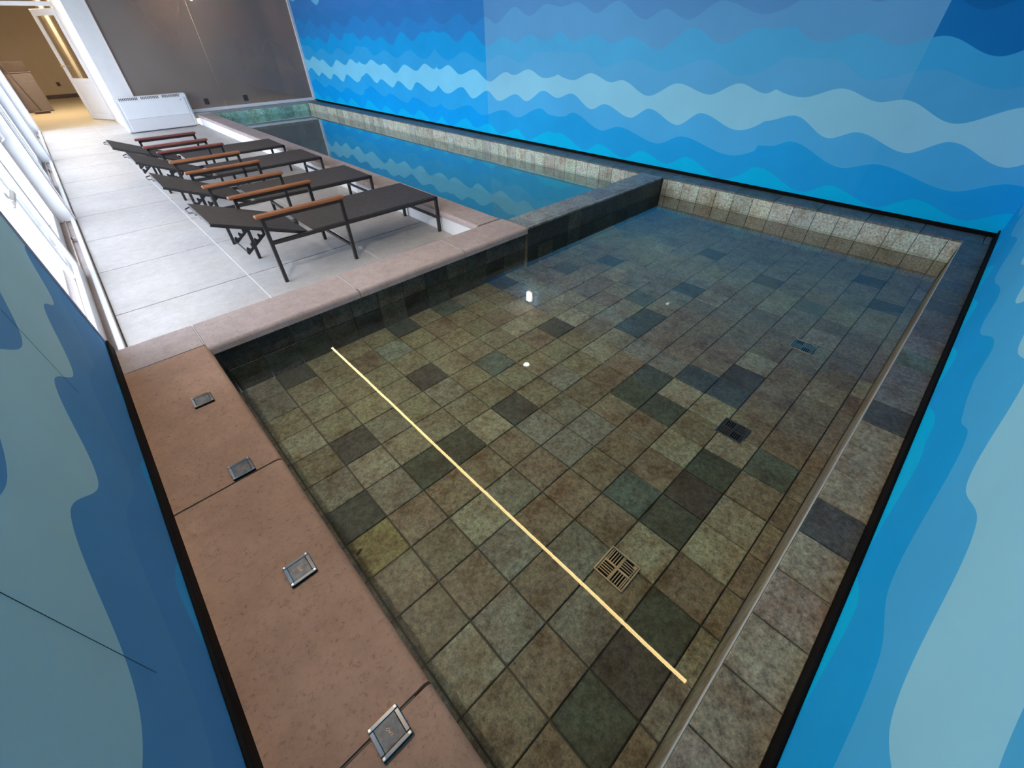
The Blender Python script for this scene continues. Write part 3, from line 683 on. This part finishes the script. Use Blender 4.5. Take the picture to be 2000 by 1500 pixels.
# ------------------------------------------------------------------ window wall on the left
sill = thing('trim_4','white threshold with sliding door tracks along the terrace windows',kind='structure',loc=(-.45,8.6,0))
b = B(); b.rbox(-.385,-.349,2.945,14.3,-.02,.030,.004); at(sill,b.build('inner_lip','white',sill))
b = B(); b.box(-.60,-.3855,2.945,14.3,-.05,-.005); at(sill,b.build('track_bed',plain('track_pinkish_grey',(.46,.40,.39,1),.5),sill))
for x in (-.437,-.497,-.557):
    b = B(); b.rbox(x-.005,x+.005,2.945,14.3,-.0049,.016,.001); at(sill,b.build('track_rail','steel',sill))
HWD = 2.30
for i, yp in enumerate((6.70,10.50,14.30)):
    b = B(); b.rbox(-.60,-.352,yp-.035,yp+.035,0,HWD,.004); b.rbox(-.352,-.338,yp-.02,yp+.02,0,HWD,.004)
    tag(b.build('trim_%d'%(5+i),'white'), 'white post between window bays, %s from the dim blue wall'%('first','second','third')[i], kind='structure')
b = B(); b.box(-.62,-.36,2.94,14.36,HWD,HC); tag(b.build('wall_lintel','plaster'),'white wall strip above the terrace windows',kind='structure')
def leaf(par, x, y0, y1, handle):
    s = .075
    b = B(); b.rbox(x-.018,x+.018,y0,y0+s,.018,HWD-.01,.004); b.rbox(x-.018,x+.018,y1-s,y1,.018,HWD-.01,.004); st_ = at(par,b.build('stile','white',par))
    b = B(); b.rbox(x-.018,x+.018,y0+s+.0005,y1-s-.0005,.018,.018+.10,.004); b.rbox(x-.018,x+.018,y0+s+.0005,y1-s-.0005,HWD-.09,HWD-.01,.004); at(par,b.build('rail','white',par))
    b = B(); b.box(x-.005,x+.005,y0+s+.0005,y1-s-.0005,.119,HWD-.0905); at(par,b.build('pane','pane',par))
    if handle is not None:
        yh = handle; b = B(); b.tube([(x+.018,yh,.78),(x+.055,yh,.80),(x+.06,yh,.95),(x+.055,yh,1.10),(x+.018,yh,1.12)],.011,8); b.build('handle','white',st_)
for i,(a,b_) in enumerate(BAYS):
    w = thing('window_%d'%(i+2),'bay of white-framed sliding glass doors, %s from the dim blue wall'%('first','second','third')[i],kind='structure',loc=(-.47,(a+b_)/2,0))
    mid = (a+b_)/2
    leaf(w,-.437,a-.05 if i == 0 else a,mid+.05,None if i == 0 else a+.04); leaf(w,-.497,mid-.05,b_,b_-.04 if i == 0 else mid-.01)
    st = B(); st.disc((-.415,mid+1.05,.0),.016,.045,12); at(w,st.build('door_stop','chrome',w))
# lever on the first leaf
lv = B(); lv.rbox(-.42,-.385,3.60,3.66,ZC+.62,ZC+.70,.006); lv.rbox(-.40,-.37,3.58,3.86,ZC+.635,ZC+.675,.012)
w2_ = bpy.data.objects['window_2']; at(w2_, lv.build('lever_handle','white',w2_))
# outside ground
b = B(); b.box(-25,-.61,-12,30,-.25,-.06); tag(b.build('floor_outside','outside'),'pale paving outside the terrace windows',kind='structure')

# ------------------------------------------------------------------ ceiling, LED line and lamps
b = B()
LX = 1.653
b.box(-.62,LX-.03,YN-.12,22.2,HC,HC+.12); b.box(LX+.03,5.8,YN-.12,22.2,HC,HC+.12); b.box(LX-.03,LX+.03,YN-.12,22.2,HC+.03,HC+.12)
tag(b.build('ceiling','ceil'),'plain beige ceiling with one recessed light line',kind='structure')
ld = thing('led_strip','warm linear light recessed in the ceiling along the room','light strip',(LX,6.1,HC))
b = B(); b.box(-.018,.018,-6.38,1.4,.008,.02); b.build('diffuser','led',ld)
b = B(); b.box(-.029,-.019,-6.38,1.4,.0,.028); b.box(.019,.029,-6.38,1.4,.0,.028); b.build('profile','white',ld)
wl = thing('wall_lamp','small white wall lamp high on the long blue wall','lamp',(XW-.001,4.92,ZC+2.24))
b = B(); b.rbox(-.03,0,-.07,.07,-.11,.11,.006); b.build('back_plate','white',wl)
b = B(); b.rbox(-.09,-.0305,-.055,.055,-.09,.09,.02); b.build('shade','lamp',wl)
M['sconce'] = emit('sconce_neutral_white', (1,.95,.88,1), FILL_STRENGTH)
for k, y in enumerate((1.75,)):
    ws = thing('wall_sconce','white box wall lamp high on the dim blue wall above the brown ledge','lamp',(XL+.001,y,ZC+2.24))  # unseen lamp, added to brighten the near end of the room
    b = B(); b.rbox(0,.03,-.07,.07,-.11,.11,.006); b.build('back_plate','white',ws)
    b = B(); b.rbox(.0305,.09,-.055,.055,-.09,.09,.02); b.build('shade','sconce',ws)
cl = thing('ceiling_lamp','small round ceiling lamp above the shallow pool','lamp',(3.70,3.65,HC-.001))
b = B(); b.disc((0,0,-.02),.06,.02,20); b.build('ring','white',cl)
b = B(); b.disc((0,0,-.026),.045,.0055,20); b.build('diffuser','lamp',cl)

# ------------------------------------------------------------------ small litter
b = B(); b.prism([(0,0),(.035,.004),(.038,.02),(.004,.022)],2,ZW+.0005,ZW+.0025); o = b.build('paper_scrap','paper'); o.location = (2.55,1.11,0); tag(o,'tiny white scrap floating on the shallow pool','litter')
b = B(); b.prism([(0,0),(.016,.003),(.034,.016),(.022,.020),(.006,.012)],2,ZP+.002,ZP+.005); o = b.build('dead_leaf','leaf'); o.location = (.075,1.085,0); tag(o,'small dark dead leaf on the pool floor by the ledge','leaf')
